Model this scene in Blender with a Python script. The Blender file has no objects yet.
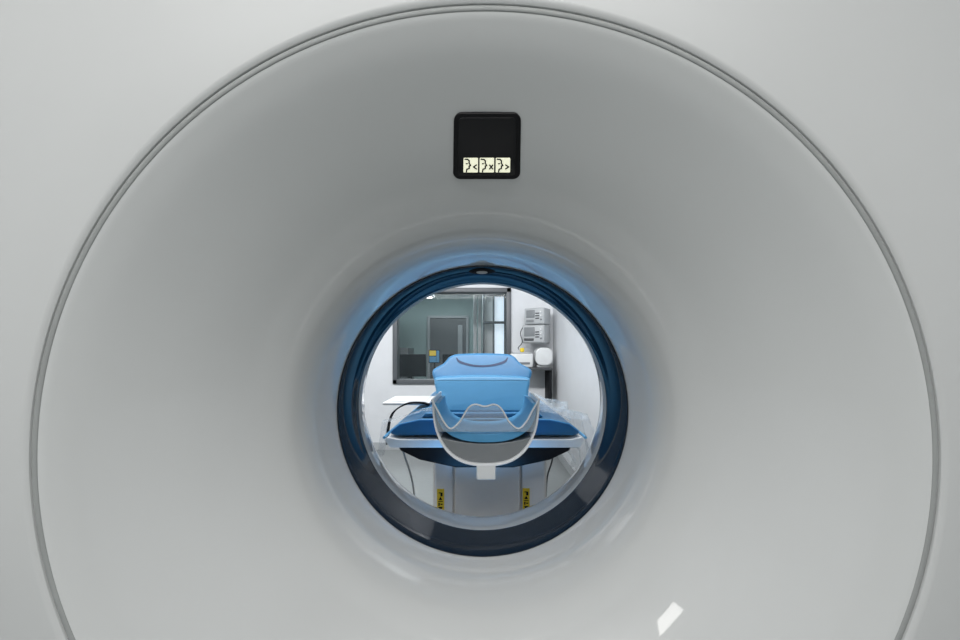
import bpy, bmesh, math, random
from mathutils import Vector, Matrix, noise
random.seed(4)
C = bpy.context.scene.collection
F = 410.0; H = 1.1566; VY = 353.0; CX = .0073; AZ = 1.0
PI = math.pi
def P(px, py, d): return Vector(((px-480)/F*d, d, H-(py-VY)/F*d))

# ---------------------------------------------------------------- materials
def mat(name, col, rough=.5, metal=0, coat=0, spec=.5, emit=None, es=0, noise_amt=0, nscale=8, bump=0, bscale=60, crough=.06):
    m = bpy.data.materials.new(name); m.use_nodes = True
    nt = m.node_tree; b = nt.nodes['Principled BSDF']
    b.inputs['Base Color'].default_value = (*col, 1)
    b.inputs['Roughness'].default_value = rough
    b.inputs['Metallic'].default_value = metal
    b.inputs['Coat Weight'].default_value = coat
    b.inputs['Coat Roughness'].default_value = crough
    b.inputs['Specular IOR Level'].default_value = spec
    if emit:
        b.inputs['Emission Color'].default_value = (*emit, 1)
        b.inputs['Emission Strength'].default_value = es
    tc = nt.nodes.new('ShaderNodeTexCoord')
    if noise_amt:
        n = nt.nodes.new('ShaderNodeTexNoise'); n.inputs['Scale'].default_value = nscale; n.inputs['Detail'].default_value = 4
        nt.links.new(tc.outputs['Object'], n.inputs['Vector'])
        r = nt.nodes.new('ShaderNodeValToRGB')
        r.color_ramp.elements[0].position = .3; r.color_ramp.elements[1].position = .7
        r.color_ramp.elements[0].color = (*[c*(1-noise_amt) for c in col], 1)
        r.color_ramp.elements[1].color = (*[min(1, c*(1+noise_amt)) for c in col], 1)
        nt.links.new(n.outputs['Fac'], r.inputs['Fac']); nt.links.new(r.outputs['Color'], b.inputs['Base Color'])
    if bump:
        n = nt.nodes.new('ShaderNodeTexNoise'); n.inputs['Scale'].default_value = bscale; n.inputs['Detail'].default_value = 3
        nt.links.new(tc.outputs['Object'], n.inputs['Vector'])
        bp = nt.nodes.new('ShaderNodeBump'); bp.inputs['Strength'].default_value = bump; bp.inputs['Distance'].default_value = .002
        nt.links.new(n.outputs['Fac'], bp.inputs['Height']); nt.links.new(bp.outputs['Normal'], b.inputs['Normal'])
    return m
M = {}
M['cover'] = mat('gantry_white', (.485,.494,.490), .45, coat=0, spec=.4, noise_amt=.012, nscale=3)
M['funnel'] = mat('funnel_white', (.53,.54,.535), .28, coat=1.0, noise_amt=.012, nscale=3, crough=.03)
M['liner'] = mat('liner_grey', (.34,.36,.37), .5, noise_amt=.02)
M['seal'] = mat('seal_grey', (.27,.28,.275), .5, spec=.3, noise_amt=.05)
M['ring'] = mat('ring_black', (.0010,.007,.018), .06, coat=.4, spec=.4, noise_amt=.1, crough=.015)
M['black'] = mat('black_plastic', (.005,.005,.006), .45, spec=.2, noise_amt=.1)
M['black2'] = mat('black_matte', (.012,.013,.016), .7, spec=.15, noise_amt=.1)
M['screen'] = mat('screen_black', (.003,.003,.004), .15, spec=.3, noise_amt=.05)
M['cream'] = mat('lit_cream', (.85,.85,.65), .5, emit=(.95,.95,.72), es=.6, noise_amt=.03)
M['white'] = mat('white_plastic', (.72,.74,.74), .35, noise_amt=.02)
M['bwhite'] = mat('bright_white_plastic', (.88,.89,.90), .3, noise_amt=.02)
M['ltgrey'] = mat('light_grey', (.45,.47,.48), .4, noise_amt=.03)
M['grey'] = mat('mid_grey', (.20,.215,.225), .45, noise_amt=.04)
M['core'] = mat('shell_grey', (.22,.235,.245), .3, coat=.5, noise_amt=.04)
M['basegrey'] = mat('base_grey', (.78,.76,.73), .4, noise_amt=.03)
M['dkgrey'] = mat('dark_grey', (.06,.065,.07), .4, noise_amt=.05)
M['blue'] = mat('blue_vinyl', (.045,.235,.48), .42, noise_amt=.05, nscale=14, bump=.15, bscale=300)
M['ltblue'] = mat('light_blue_vinyl', (.095,.36,.64), .42, noise_amt=.05, bump=.15, bscale=300)
M['navy'] = mat('navy_vinyl', (.018,.14,.30), .35, noise_amt=.08, bump=.2, bscale=200)
M['piping'] = mat('piping_navy', (.008,.04,.13), .4, noise_amt=.05)
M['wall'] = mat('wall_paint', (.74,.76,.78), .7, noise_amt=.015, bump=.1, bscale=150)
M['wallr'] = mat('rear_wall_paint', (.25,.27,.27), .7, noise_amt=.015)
M['cwall'] = mat('control_wall', (.20,.26,.26), .8, noise_amt=.03)
M['floor'] = mat('vinyl_floor', (.28,.30,.30), .35, noise_amt=.05, nscale=30)
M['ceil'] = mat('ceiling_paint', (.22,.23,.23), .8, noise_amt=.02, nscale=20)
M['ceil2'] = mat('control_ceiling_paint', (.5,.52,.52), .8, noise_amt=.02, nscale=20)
M['frame'] = mat('window_frame', (.10,.11,.12), .4, noise_amt=.05)
M['yellow'] = mat('yellow_label', (.85,.62,.03), .45, noise_amt=.03)
M['yscreen'] = mat('screen_yellow', (.6,.45,.05), .4, emit=(.9,.65,.08), es=.12, noise_amt=.1)
M['lamp'] = mat('lamp_white', (.9,.9,.9), .5, emit=(1,1,1), es=4, noise_amt=.01)
M['screenblue'] = mat('monitor_image', (.03,.1,.15), .3, emit=(.1,.3,.55), es=.4, noise_amt=.2)
M['glowstrip'] = mat('painted_glow_strip', (.78,.88,.95), .8, emit=(.75,.88,1), es=.7, noise_amt=.06)  # emission stands in for light on the pale strip, which is no lamp
M['wood'] = mat('desk_top', (.25,.24,.22), .5, noise_amt=.1)
def clear(name, col, fac, rough=.12, vary=.25, spec=.9):
    m = bpy.data.materials.new(name); m.use_nodes = True
    nt = m.node_tree; b = nt.nodes['Principled BSDF']; out = nt.nodes['Material Output']
    b.inputs['Base Color'].default_value = (*col, 1); b.inputs['Roughness'].default_value = rough
    b.inputs['Specular IOR Level'].default_value = spec
    t = nt.nodes.new('ShaderNodeBsdfTransparent'); mx = nt.nodes.new('ShaderNodeMixShader')
    n = nt.nodes.new('ShaderNodeTexNoise'); n.inputs['Scale'].default_value = 14
    tc = nt.nodes.new('ShaderNodeTexCoord'); nt.links.new(tc.outputs['Object'], n.inputs['Vector'])
    ma = nt.nodes.new('ShaderNodeMath'); ma.operation = 'MULTIPLY_ADD'; ma.inputs[1].default_value = vary; ma.inputs[2].default_value = fac-vary/2
    nt.links.new(n.outputs['Fac'], ma.inputs[0]); nt.links.new(ma.outputs[0], mx.inputs[0])
    nt.links.new(t.outputs[0], mx.inputs[1]); nt.links.new(b.outputs[0], mx.inputs[2]); nt.links.new(mx.outputs[0], out.inputs[0])
    return m
M['film'] = clear('clear_film', (.60,.70,.78), .30, .05, .35, 1.0)
M['clearplastic'] = clear('clear_plastic', (.60,.70,.78), .28, .05, .1)
M['glass'] = clear('window_glass', (.10,.13,.14), .10, .01, .02, 1.0)

# ---------------------------------------------------------------- builders
WL = {}
class MB:
    def __init__(s): s.v = []; s.f = []; s.m = []
    def add(s, v, f, mi=0):
        o = len(s.v); s.v += [Vector(p) for p in v]
        for q in f: s.f.append([i+o for i in q]); s.m.append(mi)
        return s
    def bm(s, b, mi=0):
        b.verts.ensure_lookup_table(); b.verts.index_update()
        s.add([v.co.copy() for v in b.verts], [[v.index for v in f.verts] for f in b.faces], mi); b.free(); return s
    def box(s, x0, x1, y0, y1, z0, z1, bev=.0, mi=0, rot=None):
        b = bmesh.new(); bmesh.ops.create_cube(b, size=1)
        bmesh.ops.scale(b, vec=(x1-x0, y1-y0, z1-z0), verts=b.verts)
        if bev: bmesh.ops.bevel(b, geom=b.edges[:], offset=bev, segments=3, affect='EDGES', profile=.5)
        c = Vector(((x0+x1)/2, (y0+y1)/2, (z0+z1)/2))
        if rot: bmesh.ops.rotate(b, cent=(0,0,0), matrix=rot, verts=b.verts)
        bmesh.ops.translate(b, vec=c, verts=b.verts)
        return s.bm(b, mi)
    def prism(s, pts, f, mi=0, bev=0, seg=3):
        b = bmesh.new(); n = len(pts)
        a = [b.verts.new(f(u, v, 0)) for u, v in pts]; c = [b.verts.new(f(u, v, 1)) for u, v in pts]
        fa = b.faces.new(a); fb = b.faces.new(c[::-1])
        for i in range(n): b.faces.new((a[i], c[i], c[(i+1) % n], a[(i+1) % n]))
        bmesh.ops.recalc_face_normals(b, faces=b.faces)
        if bev:
            es = list(fa.edges)+list(fb.edges)
            bmesh.ops.bevel(b, geom=es, offset=bev, segments=seg, affect='EDGES', profile=.5)
        return s.bm(b, mi)
    def tube(s, pts, r, n=10, closed=False, mi=0):
        pts = [Vector(p) for p in pts]; k = len(pts); V = []; Fc = []
        prev = None
        for i, p in enumerate(pts):
            if closed: t = pts[(i+1) % k]-pts[i-1]
            else: t = pts[min(i+1, k-1)]-pts[max(i-1, 0)]
            t.normalize()
            if prev is None:
                a = Vector((0,0,1)) if abs(t.z) < .9 else Vector((1,0,0)); u = t.cross(a).normalized()
            else: u = (prev-t*prev.dot(t)).normalized()
            prev = u; w = t.cross(u); rr = r[i] if isinstance(r, (list, tuple)) else r
            V += [p+u*rr*math.cos(2*PI*j/n)+w*rr*math.sin(2*PI*j/n) for j in range(n)]
        for i in range(k if closed else k-1):
            for j in range(n):
                a = i*n+j; b_ = i*n+(j+1) % n; c = ((i+1) % k)*n+(j+1) % n; d = ((i+1) % k)*n+j
                Fc.append((a, b_, c, d))
        if not closed: Fc.append(list(range(n))[::-1]); Fc.append([(k-1)*n+j for j in range(n)])
        return s.add(V, Fc, mi)
    def lathe(s, prof, n=192, closed=False, mi=0, cx=CX, cz=AZ):
        V = []; Fc = []; k = len(prof)
        for j in range(n):
            a = 2*PI*j/n
            for d, r in prof: V.append((cx+r*math.cos(a), d, cz+r*math.sin(a)))
        for j in range(n):
            for i in range(k if closed else k-1):
                i2 = (i+1) % k; j2 = (j+1) % n
                Fc.append((j*k+i, j*k+i2, j2*k+i2, j2*k+i))
        return s.add(V, Fc, mi)
    def grid(s, fn, nu, nv, mi=0, thick=0):
        V = [fn(i/nu, j/nv) for j in range(nv+1) for i in range(nu+1)]
        Fc = [(j*(nu+1)+i, j*(nu+1)+i+1, (j+1)*(nu+1)+i+1, (j+1)*(nu+1)+i) for j in range(nv) for i in range(nu)]
        return s.add(V, Fc, mi)
    def build(s, name, mats, parent=None, smooth=True, angle=35, label=None):
        if not isinstance(mats, (list, tuple)): mats = [mats]
        lo = Vector([min(v[i] for v in s.v) for i in range(3)]); hi = Vector([max(v[i] for v in s.v) for i in range(3)])
        base = Vector(((lo.x+hi.x)/2, (lo.y+hi.y)/2, lo.z))
        me = bpy.data.meshes.new(name); me.from_pydata([v-base for v in s.v], [], s.f)
        for m in mats: me.materials.append(M[m])
        for p, mi in zip(me.polygons, s.m): p.material_index = mi
        b = bmesh.new(); b.from_mesh(me); bmesh.ops.recalc_face_normals(b, faces=b.faces); b.to_mesh(me); b.free()
        if smooth:
            me.polygons.foreach_set('use_smooth', [True]*len(me.polygons)); me.set_sharp_from_angle(angle=math.radians(angle))
        o = bpy.data.objects.new(name, me); C.objects.link(o)
        if parent: o.parent = parent; o.location = base-WL[parent.name]
        else: o.location = base
        WL[o.name] = base
        if label: o['label'] = label
        return o
def tag(o, label, cat, group=None):
    o['label'] = label; o['category'] = cat
    if group: o['group'] = group
    return o
def empty(name, loc, label, cat, group=None):
    o = bpy.data.objects.new(name, None); C.objects.link(o); o.location = loc; o.empty_display_size = .05
    WL[o.name] = Vector(loc); return tag(o, label, cat, group)
def struct(mb, name, m, smooth=False):
    o = mb.build(name, m, None, smooth); o['kind'] = 'structure'; return o
def catmull(pts, sub=8):
    out = []; n = len(pts)
    for i in range(n-1):
        p0 = pts[max(i-1,0)]; p1 = pts[i]; p2 = pts[i+1]; p3 = pts[min(i+2,n-1)]
        for k in range(sub):
            t = k/sub
            out.append(tuple(.5*((2*b)+(-a+c)*t+(2*a-5*b+4*c-d)*t*t+(-a+3*b-3*c+d)*t**3) for a,b,c,d in zip(p0,p1,p2,p3)))
    out.append(tuple(pts[-1])); return out

# ---------------------------------------------------------------- room shell
YB = 4.9
wx0, wx1, wz0, wz1 = -1.04, .37, .786, 1.933
struct(MB().box(-2.4,2.4,-2.8,YB+.1,-.1,0), 'floor', 'floor')
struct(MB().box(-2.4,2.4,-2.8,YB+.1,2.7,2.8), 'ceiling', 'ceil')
struct(MB().box(-2.5,-2.4,-2.8,YB+.1,0,2.7), 'wall_left', 'wall')
w = MB().box(2.4,2.5,-2.8,2.5,0,2.7).box(.87,2.5,2.5,2.6,0,2.7).box(.87,.97,2.6,YB,0,2.7)
struct(w, 'wall_right', 'wall')
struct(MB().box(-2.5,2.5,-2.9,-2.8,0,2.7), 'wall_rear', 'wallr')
w = MB().box(-2.5,wx0,YB,YB+.12,0,2.7).box(wx1,.97,YB,YB+.12,0,2.7).box(wx0,wx1,YB,YB+.12,0,wz0).box(wx0,wx1,YB,YB+.12,wz1,2.7)
struct(w, 'wall_front', 'wall')
struct(MB().box(-2.4,.86,YB-.015,YB,0,.09,.003), 'baseboard_front', 'ltgrey')
struct(MB().box(.855,.87,2.62,YB-.016,0,.09,.003), 'baseboard_right', 'ltgrey')
# window
fw = .055
win = MB()
win.box(wx0,wx1,YB-.03,YB+.13,wz1-fw,wz1,.006).box(wx0,wx1,YB-.03,YB+.13,wz0,wz0+fw,.006)
win.box(wx0,wx0+fw,YB-.03,YB+.13,wz0,wz1,.006).box(wx1-fw,wx1,YB-.03,YB+.13,wz0,wz1,.006)
w1 = struct(win, 'window_1', 'frame', True)
MB().box(wx0+fw,wx1-fw,YB+.045,YB+.055,wz0+fw,wz1-fw).build('window_pane','glass',w1)
# control room behind the glass
struct(MB().box(-2.4,1.6,5.02,8.0,-.1,0), 'floor_control_room', 'floor')
struct(MB().box(-2.4,1.6,5.02,8.0,2.5,2.6), 'ceiling_control_room', 'ceil2')
struct(MB().box(-2.4,1.6,8.0,8.1,0,2.5), 'wall_control_room', 'cwall')
struct(MB().box(-2.5,-2.4,5.02,8.0,0,2.5), 'wall_control_left', 'cwall')
struct(MB().box(1.6,1.7,5.02,8.0,0,2.5), 'wall_control_right', 'cwall')
dr = MB().box(-1.02,-.97,7.93,8.0,0,1.88,.004).box(-.27,-.22,7.93,8.0,0,1.88,.004).box(-.97,-.27,7.93,8.0,1.83,1.88,.004)
d1 = struct(dr, 'door_1', 'grey')
MB().box(-.97,-.27,7.96,7.995,0,1.83).build('door_leaf','dkgrey',d1,False)
MB().box(-.43,-.34,7.95,7.965,.95,1.7,.004).build('door_pane','grey',d1,False)
MB().tube([(-.33,7.955,.88),(-.33,7.92,.88),(-.43,7.92,.88)],.01).build('door_handle','ltgrey',d1)
struct(MB().box(-.10,-.05,6.2,6.3,0,2.5,.004).box(-.03,.02,6.2,6.3,0,2.5,.004), 'trim_1', 'ltgrey')
t = empty('glass_cabinet', (.33,6.5,0), 'tall dark-framed glass cabinet with a glow-painted pale strip behind the window', 'cabinet')
MB().box(.04,.62,6.53,6.9,0,2.1,.005).build('cabinet_body','ltgrey',t)
MB().box(.23,.38,6.515,6.532,.1,2.05,.003).build('cabinet_panel','glowstrip',t,label='pale blue strip with added glow')
fr = MB()
for x in (.04,.20,.38,.60): fr.box(x,x+.03,6.49,6.52,.02,2.1,.003)
for z in (.02,1.0,1.62,2.06): fr.box(.04,.63,6.488,6.518,z,z+.04,.003)
fr.build('cabinet_frame','frame',t)
MB().box(.44,.455,6.46,6.49,.95,1.25,.004).build('cabinet_handle','white',t)
t = empty('locker', (-1.45,7.5,0), 'dark tall locker at the left of the control room', 'locker')
MB().box(-1.75,-1.28,7.3,7.9,0,1.25,.006).build('locker_body','dkgrey',t)
MB().box(-1.50,-1.49,7.28,7.30,.9,1.05,.002).build('locker_handle','ltgrey',t)
t = empty('control_desk', (-.5,5.75,0), 'dark control room desk behind the viewing window', 'desk')
MB().box(-1.5,.6,5.4,6.1,.70,.74,.006).build('desk_top','wood',t)
for x in (-1.45,.5): MB().box(x,x+.05,5.45,6.05,0,.70,.004).build('desk_leg','dkgrey',t)
for i,(x,wd,lab) in enumerate(((-.98,.46,'black monitor seen from behind at the left of the control desk'),(-.36,.32,'black monitor beside the small lit screen on the control desk'))):
    t = empty('monitor', (x,5.7,.741), lab, 'monitor')
    MB().box(x-wd/2,x+wd/2,5.68,5.72,.83,1.14,.008).build('monitor_housing','black2',t)
    MB().box(x-wd/2+.015,x+wd/2-.015,5.721,5.724,.845,1.125).build('monitor_screen','screenblue',t,False)
    MB().box(x-.03,x+.03,5.72,5.75,.75,.95,.004).box(x-.11,x+.11,5.62,5.80,.741,.753,.004).build('monitor_stand','black2',t)
t=empty('small_screen',(-.62,5.6,.741),'small lit yellow and blue screen on the control room desk','screen')
MB().box(-.70,-.545,5.59,5.61,1.02,1.20,.004).build('screen_housing','black2',t)
MB().box(-.69,-.60,5.586,5.592,1.12,1.19).box(-.595,-.555,5.586,5.592,1.03,1.19,0,1).box(-.69,-.60,5.586,5.592,1.03,1.11,0,1).build('screen_image',['yscreen','screenblue'],t,False)
MB().box(-.63,-.615,5.60,5.62,.755,1.03,.003).box(-.68,-.565,5.56,5.66,.741,.756,.004).build('screen_stand','black2',t)
t = empty('ceiling_light', (-1.1,6.8,2.1), 'lit rectangular hanging lamp in the control room', 'ceiling light')
MB().box(-1.42,-.78,6.5,7.1,2.105,2.145,.004).build('lamp_frame','white',t)
MB().box(-1.38,-.82,6.54,7.06,2.098,2.107).build('lamp_diffuser','lamp',t,False)
for x in (-1.35,-.85): MB().tube([(x,6.8,2.14),(x,6.8,2.5)],.006).build('suspension_rod','ltgrey',t)

# ---------------------------------------------------------------- gantry
prof = catmull([(.6065,.6620),(.613,.651),(.637,.622),(.684,.576),(.738,.527),(.793,.482),(.845,.444),(.895,.415),(.942,.401),(1.0,.3950),(1.104,.3925)],12)
def Rf(d):
    for (a,ra),(b,rb) in zip(prof,prof[1:]):
        if a <= d <= b: return ra+(rb-ra)*(d-a)/(b-a)
    return .66
def hit(px,py):
    for i in range(1000):
        d=.607+i*.0005
        p=P(px,py,d); r=math.hypot(p.x-CX,p.z-AZ)
        if r>=Rf(d): break
    s=(Rf(d+.012)-Rf(d-.012))/.024
    rh=Vector(((p.x-CX)/r,0,(p.z-AZ)/r))
    n=(-rh+Vector((0,s,0))).normalized()
    return p,n
G = empty('ct_scanner_gantry', (CX,1.15,0), 'huge glossy white scanner gantry with round flared bore and black inner ring', 'CT scanner')
def outline(a, hw, hh):
    c,s = math.cos(a), math.sin(a); n=8.0
    return (abs(c/hw)**n+abs(s/hh)**n)**(-1/n)
def cover(name, rin, y0, y1, m):
    n=192; rows=[]
    hw,hh=1.16,.955
    for j in range(n):
        a=2*PI*j/n; k=outline(a,hw,hh); L=[]
        L.append((rin,y0+ (y1-y0)*.02)); L.append((rin+.0015,y0+(y1-y0)*.007)); L.append((rin+.005,y0+(y1-y0)*.0015)); L.append((rin+.011,y0))
        for t in (.15,.4,.7,.92): L.append((rin+(k-rin)*t,y0+(y1-y0)*(.0 if t<.5 else .02*(t-.5))))
        L.append((k*.975,y0+(y1-y0)*.03)); L.append((k*.993,y0+(y1-y0)*.07)); L.append((k,y0+(y1-y0)*.13)); L.append((k,y1))
        rows.append([(CX+r*math.cos(a),y,AZ+r*math.sin(a)) for r,y in L])
    kk=len(rows[0]); V=[p for r in rows for p in r]
    Fc=[(j*kk+i,j*kk+i+1,((j+1)%n)*kk+i+1,((j+1)%n)*kk+i) for j in range(n) for i in range(kk-1)]
    return MB().add(V,Fc).build(name,m,G)
cover('rear_cover', .6705, .600, 1.17, 'cover')
cover('front_cover', .630, 1.75, 1.175, 'cover')
lip=[(.6068+.0025*-math.sin(PI*i/16),.6664+.0044*math.cos(PI*i/16)) for i in range(17)]
MB().lathe([(.62,.6710)]+lip+[(.608,.6618)]).build('rim_seal','seal',G,label='rounded grey seam around the funnel')
MB().lathe(prof).build('rear_funnel','funnel',G)
rp = catmull([(1.104,.3925),(1.1035,.3905),(1.106,.3885),(1.125,.3825),(1.155,.3745),(1.185,.367),(1.20,.363),(1.204,.3635)],6)
ring = MB().lathe(rp).build('bore_ring','ring',G,label='glossy black ring inside the bore')
MB().lathe([(1.204,.3635),(1.208,.3630),(1.235,.3632),(1.245,.367)]).build('bore_liner','liner',G)
MB().lathe(catmull([(1.245,.367),(1.36,.390),(1.46,.425),(1.57,.475),(1.67,.535),(1.73,.59),(1.751,.630)],8)).build('front_funnel','funnel',G)
b=bmesh.new(); bmesh.ops.create_uvsphere(b,u_segments=32,v_segments=16,radius=1)
bmesh.ops.scale(b,vec=(.038,.015,.005),verts=b.verts)
bmesh.ops.rotate(b,cent=(0,0,0),matrix=Matrix.Rotation(-.26,3,'X'),verts=b.verts)
bmesh.ops.translate(b,vec=(CX-.002,1.127,AZ+.3815),verts=b.verts)
lw=MB().bm(b).build('sensor_window','black2',ring,label='dark oval sensor window at the top of the ring')
b=bmesh.new(); bmesh.ops.create_uvsphere(b,u_segments=24,v_segments=12,radius=1)
bmesh.ops.scale(b,vec=(.016,.007,.005),verts=b.verts)
bmesh.ops.rotate(b,cent=(0,0,0),matrix=Matrix.Rotation(-.26,3,'X'),verts=b.verts)
bmesh.ops.translate(b,vec=(CX-.002,1.124,AZ+.3785),verts=b.verts)
MB().bm(b).build('sensor_highlight','ltgrey',ring)  # light grey oval stands in for the highlight on the sensor window
# display panel
Pc,nc = hit(487,146)
Pt,_=hit(487,112); Pb,_=hit(487,180)
v=(Pt-Pb).normalized(); v.x=0; v.normalize()
u=Vector((1,0,0)); nc=u.cross(v)
if nc.y>0: nc=-nc
Pc=(Pt+Pb)/2*.5+Pc*.5; Pc.x=(487-480)/F*Pc.y
qx=68*Pc.y/F/68; qy=(Pt-Pb).length/68
def L3(a,b_,c): return Pc+u*a*qx*(1-.0018*b_)+v*b_*qy+nc*c
def rrect(hw,hh,r,n=6):
    pts=[]
    for cx,cy,a0 in ((hw-r,hh-r,0),(-hw+r,hh-r,PI/2),(-hw+r,-hh+r,PI),(hw-r,-hh+r,3*PI/2)):
        for k in range(n+1):
            a=a0+PI/2*k/n; pts.append((cx+r*math.cos(a),cy+r*math.sin(a)))
    return pts
disp = MB().prism(rrect(33.5,33.0,7.5),lambda a,b_,t:L3(a,b_,.0055 if t else -.006),bev=.0022).build('display_panel','black',G,label='black square display panel with three lit breathing icons')
MB().prism(rrect(29,29,4),lambda a,b_,t:L3(a,b_,.0062 if t else .004),bev=.0006).build('display_glass','screen',disp)
def ribbon(mb,pts,w,mi,h=.0078):
    for (x0,y0),(x1,y1) in zip(pts,pts[1:]):
        dx,dy=x1-x0,y1-y0; l=math.hypot(dx,dy) or 1; nx,ny=-dy/l*w/2,dx/l*w/2; ex,ey=dx/l*w*.35,dy/l*w*.35
        mb.add([L3(x0-ex+nx,y0-ey+ny,h),L3(x0-ex-nx,y0-ey-ny,h),L3(x1+ex-nx,y1+ey-ny,h),L3(x1+ex+nx,y1+ey+ny,h)],[(0,1,2,3)],mi)
face=[(-.85,.90),(-.45,.88),(-.22,.66),(-.24,.36),(-.02,-.02),(-.22,-.08),(-.22,-.46),(-.55,-.56),(-.62,-.95)]
sym=[[[(.84,.08),(.40,-.22),(.84,-.52)]],[[(.40,.06),(.86,-.52)],[(.86,.06),(.40,-.52)]],[[(.40,.08),(.84,-.22),(.40,-.52)]]]
for i,ox in enumerate((-16,0,16)):
    mb=MB(); hx=7.2; hy=7.6; cx_=ox; cy_=-17
    mb.prism([(a+cx_,b_+cy_) for a,b_ in rrect(hx,hy,.8,3)],lambda a,b_,t:L3(a,b_,.0073 if t else .0045))
    T_=lambda L:[(cx_+x*hx*.95,cy_+y*hy*.95) for x,y in L]
    ribbon(mb,T_(face),1.4,1)
    ribbon(mb,T_([(-.66,.25),(-.48,.25)]),1.3,1)
    for s_ in sym[i]: ribbon(mb,T_(s_),1.4,1)
    mb.build('icon_tile',['cream','black2'],disp,False,label='lit cream tile with black face profile and '+['left arrow','cross','right arrow'][i])
# ---------------------------------------------------------------- patient table
tx=.02
T = empty('patient_table', (tx,2.6,0), 'scanner patient table with grey pedestal, black carriage and U-shaped head holder', 'patient table')
body=[(-.36,.768),(.36,.768),(.35,.750),(.27,.712),(.12,.680),(-.12,.680),(-.27,.712),(-.35,.750)]
MB().prism(body,lambda a,b_,t:(tx+a,1.70+t*2.2,b_),bev=.008).build('carriage','black',T)
top=[(-.40,.812),(-.35,.802),(.35,.802),(.40,.812),(.412,.80),(.39,.768),(-.39,.768),(-.412,.80)]
MB().prism(top,lambda a,b_,t:(tx+a,1.68+t*2.26,b_),bev=.004).build('table_top','white',T)
for s in (-1,1):
    MB().tube([(tx+s*.418,1.70,.806),(tx+s*.42,1.9,.806),(tx+s*.42,3.8,.806)],.006).build('side_rail','ltblue',T,label='light blue rail along the table edge')
bx=.047
MB().box(bx-.272,bx+.272,1.95,3.1,.05,.69,.02).build('pedestal','basegrey',T)
MB().box(bx-.30,bx+.30,1.90,3.2,0,.06,.015).build('foot_plate','dkgrey',T)
MB().box(bx-.165,bx+.14,1.91,1.96,.10,.66,.008).build('front_panel','basegrey',T)
MB().box(bx+.15,bx+.258,1.93,1.957,.10,.66,.008).build('side_panel','bwhite',T)
MB().box(bx-.262,bx-.175,1.936,1.957,.10,.66,.008).build('side_panel','bwhite',T)
for k,(px,py) in enumerate(((440.5,501),(522.5,500))):
    p=P(px,py,1.928); x,z=p.x,p.z
    if k==1: x=bx+.170
    mb=MB().box(x-.0165,x+.0165,1.927,1.94,z-.055,z+.055,.001)
    y=1.9265
    def quad(x0,z0,x1,z1): mb.add([(x+x0,y,z+z0),(x+x1,y,z+z0),(x+x1,y,z+z1),(x+x0,y,z+z1)],[(0,1,2,3)],1)
    def tri(cz,s_,fl=1): mb.add([(x-s_,y,z+cz-s_*.8*fl),(x+s_,y,z+cz-s_*.8*fl),(x,y,z+cz+s_*fl)],[(0,1,2)],1)
    quad(-.008,.036,.004,.041); quad(0,.022,.010,.040); tri(.012,.009); quad(-.011,-.004,.011,0); quad(-.010,-.022,-.003,-.008); quad(0,-.018,.010,-.012); tri(-.036,.011,-1)
    mb.build('warning_label',['yellow','black2'],T,False,label='yellow warning label with black pictograms')
# head holder
def U(hw,zt,zb,n=40,e=2.5):
    pts=[]
    for i in range(n+1):
        a=PI*i/n; c,s=math.cos(a),math.sin(a)
        pts.append((-math.copysign(abs(c)**(2/e),c)*hw, zt-(zt-zb)*abs(s)**(2/e)))
    return pts
out=U(.184,1.000,.769); inn=U(.1765,1.000,.778)
hh=MB().prism(out+inn[::-1],lambda a,b_,t:(tx+a,1.40+t*.27,b_),bev=.002).build('head_holder','bwhite',T,label='white U-shaped head holder shell')
capo=[p for p in U(.176,.997,.7785) if p[1]<.880]
n0=capo[-1][0]; n1=capo[0][0]
capt=[(x,.866-.022*math.cos(x/.17*PI/2)) for x in [n0+(n1-n0)*i/14 for i in range(1,14)]]
MB().prism(capo+capt,lambda a,b_,t:(tx+a,1.412+t*.25,b_),bev=.002).build('holder_core','core',hh)
po=U(.1745,.985,.850)
pi_=U(.160,.985,.880)
MB().prism(po+pi_[::-1],lambda a,b_,t:(tx+a,1.403+t*.262,b_),bev=.003).build('head_pad','ltblue',hh)
key=[(432,399),(438,410),(444,421),(451,428),(460,421),(468,408),(475,404),(485,406),(494,404),(501,408),(509,421),(518,428),(526,421),(532,410),(539,399)]
kp=catmull([((px-480)/293,H-(py-VY)/293) for px,py in key],6)
low=[(x*.985 if abs(x-tx)<.15 else tx+(.160 if x>tx else -.160)*(1+.0001*i),min(z-.003,.890)) for i,(x,z) in enumerate(kp[1:-1])]
lo2=[]
for p_ in low:
    if not lo2 or abs(p_[0]-lo2[-1][0])>.002: lo2.append(p_)
MB().prism(kp[1:-1]+lo2[::-1],lambda a,b_,t:(a,1.388+t*.004,b_)).build('chin_guard','clearplastic',hh,label='clear plastic guard with twin peaks across the head holder')
MB().tube([(x,1.388,z) for x,z in kp],.0030).build('guard_rim','bwhite',hh)
MB().box(tx-.032,tx+.034,1.40,1.46,.722,.775,.006).build('latch','white',hh)
MB().box(tx-.09,tx+.09,1.55,1.75,.77,.80,.004).build('holder_tongue','dkgrey',T)
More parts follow.
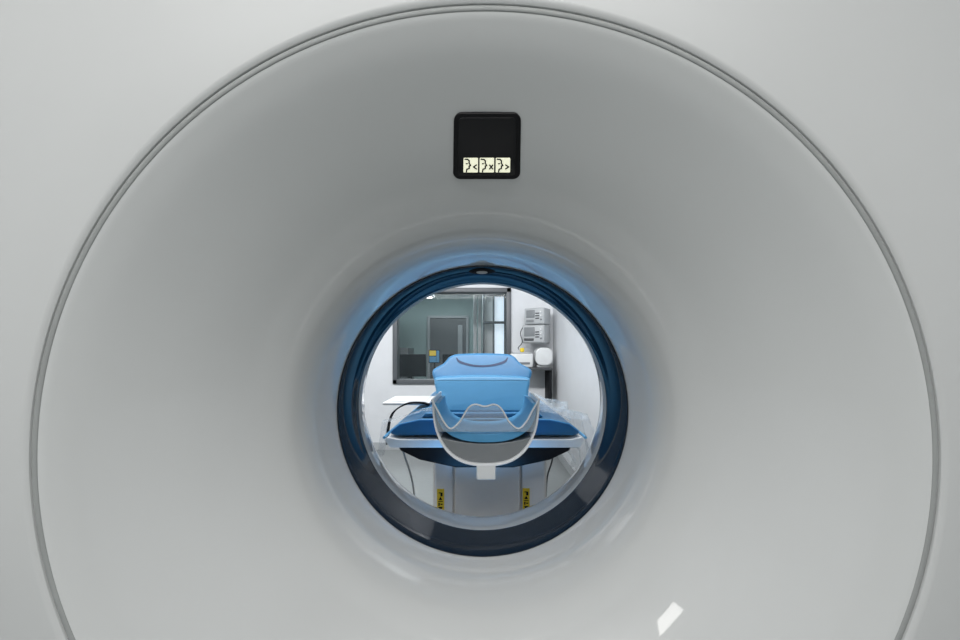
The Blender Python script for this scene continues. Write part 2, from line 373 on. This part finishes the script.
# mattress
t=empty('mattress',(tx,2.65,.813),'dark blue vinyl mattress lying along the patient table','mattress')
mp=[(-.37,.814),(.37,.814),(.392,.822),(.388,.838),(.352,.866),(.27,.884),(0,.886),(-.27,.884),(-.352,.866),(-.388,.838),(-.392,.822)]
MB().prism(mp,lambda a,b_,t_:(tx+a,1.70+t_*1.95,b_),bev=.006).build('mattress_pad','navy',t)
MB().tube([(tx+a,1.699,b_-.004) for a,b_ in ((-.388,.838),(-.352,.866),(-.27,.884),(0,.886),(.27,.884),(.352,.866),(.388,.838))],.003).build('mattress_piping','ltblue',t)
tag(MB().prism([(-.255,.888),(-.1,.888),(0.1,.888),(.255,.888),(.24,.904),(-.24,.904)],lambda a,b_,t_:(tx-.01+a,1.72+t_*.04,b_),bev=.004).build('foam_strip','blue'),'thin blue foam strip on the mattress just behind the head holder','foam strip')
# positioning cushion
cu=empty('positioning_cushion',(.01,1.95,.889),'bright blue upright cushion with carry slot, leaning behind the head holder','cushion')
half=catmull([(.200,.891),(.206,.93),(.215,.98),(.230,1.030),(.240,1.058),(.236,1.076),(.216,1.090),(.192,1.103),(.176,1.120),(.160,1.138),(.128,1.150),(.06,1.154),(0,1.155)],5)
full=[(x,z) for x,z in half]+[(-x,z) for x,z in half[::-1][1:]]
MB().prism(full,lambda a,b_,t_:(.01+a, 1.83+(b_-.885)*.75+t_*.06, b_),bev=.016,seg=4).build('cushion_body','blue',cu)
fp=catmull([(.196,.894),(.204,.93),(.212,.985),(.222,1.025),(.205,1.044),(.08,1.051),(0,1.052),(-.08,1.051),(-.205,1.044),(-.222,1.025),(-.212,.985),(-.204,.93),(-.196,.894)],4)
MB().prism(fp,lambda a,b_,t_:(.01+a,1.79+(b_-.885)*.70+t_*.05,b_),bev=.016,seg=4).build('front_pad','ltblue',cu)
sl=catmull([(-.128,1.134),(-.113,1.110),(-.06,1.094),(0,1.089),(.06,1.094),(.113,1.110),(.128,1.134)],5)
su=catmull([(.124,1.135),(.105,1.118),(.05,1.102),(0,1.098),(-.05,1.102),(-.105,1.118),(-.124,1.135)],5)
def yf(z): return 1.83+(z-.885)*.75
MB().prism([(a,b_) for a,b_ in sl+su],lambda a,b_,t_:(.01+a,yf(b_)-.0015+t_*.004,b_)).build('carry_slot','piping',cu)
tag(MB().box(-.50,-.26,2.10,2.42,.889,.903,.005).box(-.48,-.28,2.12,2.40,.903,.906,.001,1).build('arm_board',['bwhite','white']),'flat white arm board sticking out over the left edge of the mattress','arm board')
def ridge(q):
    s=0; a=1
    for k in range(3):
        s+=a*(1-min(1,abs(noise.noise(q))*3.2)); q=q*2.1+Vector((5.2,1.3,2.7)); a*=.42
    return s
def film(x0, x1, y0, y1, seed, hang=1.3, amp=1):
    def fn(a,b_):
        x=x0+(x1-x0)*a; y=y0+(y1-y0)*b_
        dx=abs(x-tx)
        z=.891 if dx<.27 else .891-(dx-.27)*.31
        q=Vector((x*8+seed,y*4,seed))
        n1=noise.noise(q*.6); r=ridge(q)
        sx=1 if x>tx else -1; xx=x
        if dx>.435: z-= (dx-.435)*hang; xx=tx+sx*(.435+(dx-.435)*.35+.016*r)
        z+= amp*(.022*max(0,n1+.3)+.014*r)
        return (xx+.006*r,y+.012*n1,z)
    return fn
tag(MB().grid(film(.25,.61,1.77,2.35,3.1,1.9,1.5),150,150).build('plastic_sheet','film',None,True,180),'crumpled clear plastic sheet draped over the right side of the mattress','plastic sheet')
tag(MB().grid(film(-.50,-.225,1.77,1.91,8.4,1.6,.6),120,60).build('plastic_sheet','film',None,True,180),'clear plastic sheet draped over the left side of the mattress','plastic sheet')
def strap(key,lab,w=.026):
    st=catmull(key,6)
    mb=MB(); V=[]; Fc=[]
    n=len(st)
    for i,p in enumerate(st):
        q0=Vector(st[max(i-1,0)]); q1=Vector(st[min(i+1,n-1)]); tt=(q1-q0).normalized()
        s_=tt.cross(Vector((0,1,.0))).normalized()
        p=Vector(p); e=Vector((0,1,0))*w*.8
        for dx,dy in ((-1,-1),(1,-1),(1,1),(-1,1)): V.append(p+s_*dx*w*.13+e*dy)
    for i in range(n-1):
        for j in range(4): Fc.append((i*4+j,i*4+(j+1)%4,(i+1)*4+(j+1)%4,(i+1)*4+j))
    Fc.append((0,1,2,3)); Fc.append(((n-1)*4,(n-1)*4+1,(n-1)*4+2,(n-1)*4+3))
    tag(mb.add(V,Fc).build('strap','black2'),lab,'strap')
strap([(-.445,1.97,.72),(-.440,1.97,.80),(-.418,1.98,.870),(-.36,2.0,.908),(-.30,2.02,.912),(-.25,2.03,.902)],'black fabric strap curling over the left edge of the mattress')
cb=catmull([(.445,2.42,.77),(.448,2.43,.66),(.43,2.44,.52),(.40,2.45,.40),(.40,2.46,.2),(.46,2.5,.01)],8)
tag(MB().tube(cb,.005).build('cable','dkgrey'),'dark grey cable hanging down at the right side of the table pedestal','cable')
cb=catmull([(-.40,1.98,.76),(-.37,2.0,.66),(-.33,2.02,.50),(-.32,2.04,.25),(-.38,2.05,.012)],8)
tag(MB().tube(cb,.005).build('cable','ltgrey'),'light grey cable hanging down at the left side of the table pedestal','cable')

# ---------------------------------------------------------------- shelf & equipment
t=empty('wall_shelf',(.53,4.7,.95),'narrow dark-edged shelf on brackets below the wall monitors','shelf')
MB().box(.25,.80,4.52,4.895,.965,.995,.004).build('shelf_board',['dkgrey'],t)
MB().box(.775,.80,4.55,4.895,.60,.965,.003).build('shelf_bracket','black2',t)
MB().box(.30,.325,4.8,4.895,.80,.965,.003).build('shelf_bracket','black2',t)
t=empty('printer',(.47,4.68,.996),'white desktop printer in the middle of the wall shelf','printer')
MB().box(.350,.590,4.56,4.82,.996,1.15,.015).build('printer_body','white',t)
MB().box(.375,.555,4.553,4.57,1.03,1.055,.004).build('paper_slot','grey',t)
MB().box(.37,.57,4.60,4.80,1.15,1.165,.006).build('printer_lid','ltgrey',t)
tag(MB().box(.272,.332,4.58,4.66,.996,1.075,.004).box(.273,.331,4.578,4.581,1.02,1.05,0,1).build('small_carton',['white','ltblue']),'small white carton with blue band at the left end of the shelf','carton')
t=empty('dispenser',(.70,4.68,.996),'rounded white dispenser at the right end of the wall shelf','dispenser')
dp=rrect(.095,.10,.07,6)
MB().prism([(a+.715,b_+1.117) for a,b_ in dp],lambda a,b_,t_:(a,4.57+t_*.2,b_),bev=.012).build('dispenser_body','white',t)
MB().box(.64,.77,4.60,4.76,.996,1.02,.004).build('dispenser_foot','ltgrey',t)
tag(MB().box(.455,.50,4.62,4.68,1.166,1.215,.012).build('small_pot','yellow'),'small yellow pot on top of the white printer','pot')
def module(x0,x1,z0,z1,lab,kb):
    xm=(x0+x1)/2
    t=empty('wall_monitor',(xm,4.74,z0),lab,'monitor','monitors mounted above the wall shelf')
    MB().box(x0,x1,4.60,4.80,z0,z1,.010).build('monitor_case','ltgrey',t)
    MB().box(x0+.010,x1-.010,4.590,4.605,z0+.010,z1-.010,.004).build('front_bezel','ltgrey',t)
    MB().box(x0+.03,x1-.11,4.582,4.594,z0+.075,z1-.025,.003).build('monitor_screen','grey',t)
    for i in range(3): MB().lathe([(4.575,.001),(4.575,.009),(4.592,.010)],16,cx=x1-.032,cz=z0+.05+i*(z1-z0-.10)/2).build('knob','white' if i else 'grey',t)
    for i in range(3): MB().box(x1-.10,x1-.055,4.582,4.592,z0+.06+i*.028,z0+.072+i*.028,.002).build('slot','dkgrey',t)
    MB().box(x0+.03,x1-.12,4.580,4.592,z0+.025,z0+.052,.003).build('button_row','dkgrey' if kb else 'grey',t)
    for i in range(4): MB().box(x0-.003,x0+.004,4.64+i*.035,4.655+i*.035,z0+.04,z1-.04,.001).build('vent','dkgrey',t)
    MB().box(xm-.03,xm+.03,4.80,4.84,z0+.04,z1-.04,.004).build('wall_mount','dkgrey',t)
    t.rotation_euler=(0,0,math.radians(-30)); 
module(.560,.800,1.480,1.665,'upper grey boxy monitor on the wall above the shelf',0)
module(.535,.800,1.27,1.472,'lower larger grey monitor on the wall just above the shelf',1)
cb=catmull([(.49,4.70,1.45),(.46,4.66,1.38),(.48,4.66,1.28),(.44,4.70,1.22),(.45,4.78,1.20)],6)
tag(MB().tube(cb,.005).build('cable','dkgrey'),'thin dark cable looping beside the wall monitors','cable')

# ---------------------------------------------------------------- lights
def area(name,loc,target,sx,sy,power,col=(1,1,1),spread=None):
    l=bpy.data.lights.new(name,'AREA'); l.shape='RECTANGLE'; l.size=sx; l.size_y=sy; l.energy=power; l.color=col
    if spread: l.spread=math.radians(spread)
    o=bpy.data.objects.new(name,l); C.objects.link(o); o.location=loc
    o.rotation_euler=(Vector(target)-Vector(loc)).to_track_quat('-Z','Y').to_euler(); return o
p,n=hit(662,625); V=(Vector((0,0,H))-p).normalized(); R=2*n.dot(V)*n-V
ts=[(2.66-p.z)/R.z if R.z>0 else 99, (-2.38-p.x)/R.x if R.x<0 else 99, (-2.78-p.y)/R.y if R.y<0 else 99]
q=p+R*min(ts)
g=area('lamp_rear_glint',q,p,.19,.60,3.2,(1,.99,.96)); g.rotation_euler.rotate_axis('Z',math.radians(-28))
area('lamp_rear_main',(-.2,-1.0,2.68),(-.2,-1.0,0),2.4,1.3,86,(1,.995,.985))
area('added_fill_above_gantry',(-.55,1.98,2.56),(-.4,4.3,.9),2.6,.22,76,(.98,.985,1))  # added light for table and far wall, kept out of the ring's reflections
area('added_fill_side',(-2.37,3.5,1.5),(0,3.5,1.4),2.2,2.2,8,(.96,.98,1))  # added soft light, brightens the far room and gives the throat a sheen
area('lamp_control',(-.6,6.4,2.45),(-.6,6.4,0),1.2,.6,64,(.85,.97,1))
area('added_bore_glow',(CX,1.52,.59),(CX,1.52+.45,.59+.89),.34,.14,.85,(.12,.47,1.0),136)  # added blue light, stands in for the pads mirrored in the bore top
w=bpy.data.worlds.new('world'); bpy.context.scene.world=w; w.use_nodes=True
w.node_tree.nodes['Background'].inputs[0].default_value=(.75,.8,.85,1); w.node_tree.nodes['Background'].inputs[1].default_value=.25
# ---------------------------------------------------------------- camera
cam=bpy.data.cameras.new('camera'); cam.sensor_width=36; cam.lens=F*36/960; cam.shift_y=33/960; cam.clip_start=.02
co=bpy.data.objects.new('camera',cam); C.objects.link(co); co.location=(0,0,H); co.rotation_euler=(PI/2,0,0)
bpy.context.scene.camera=co
bpy.context.scene.view_settings.view_transform='Standard'
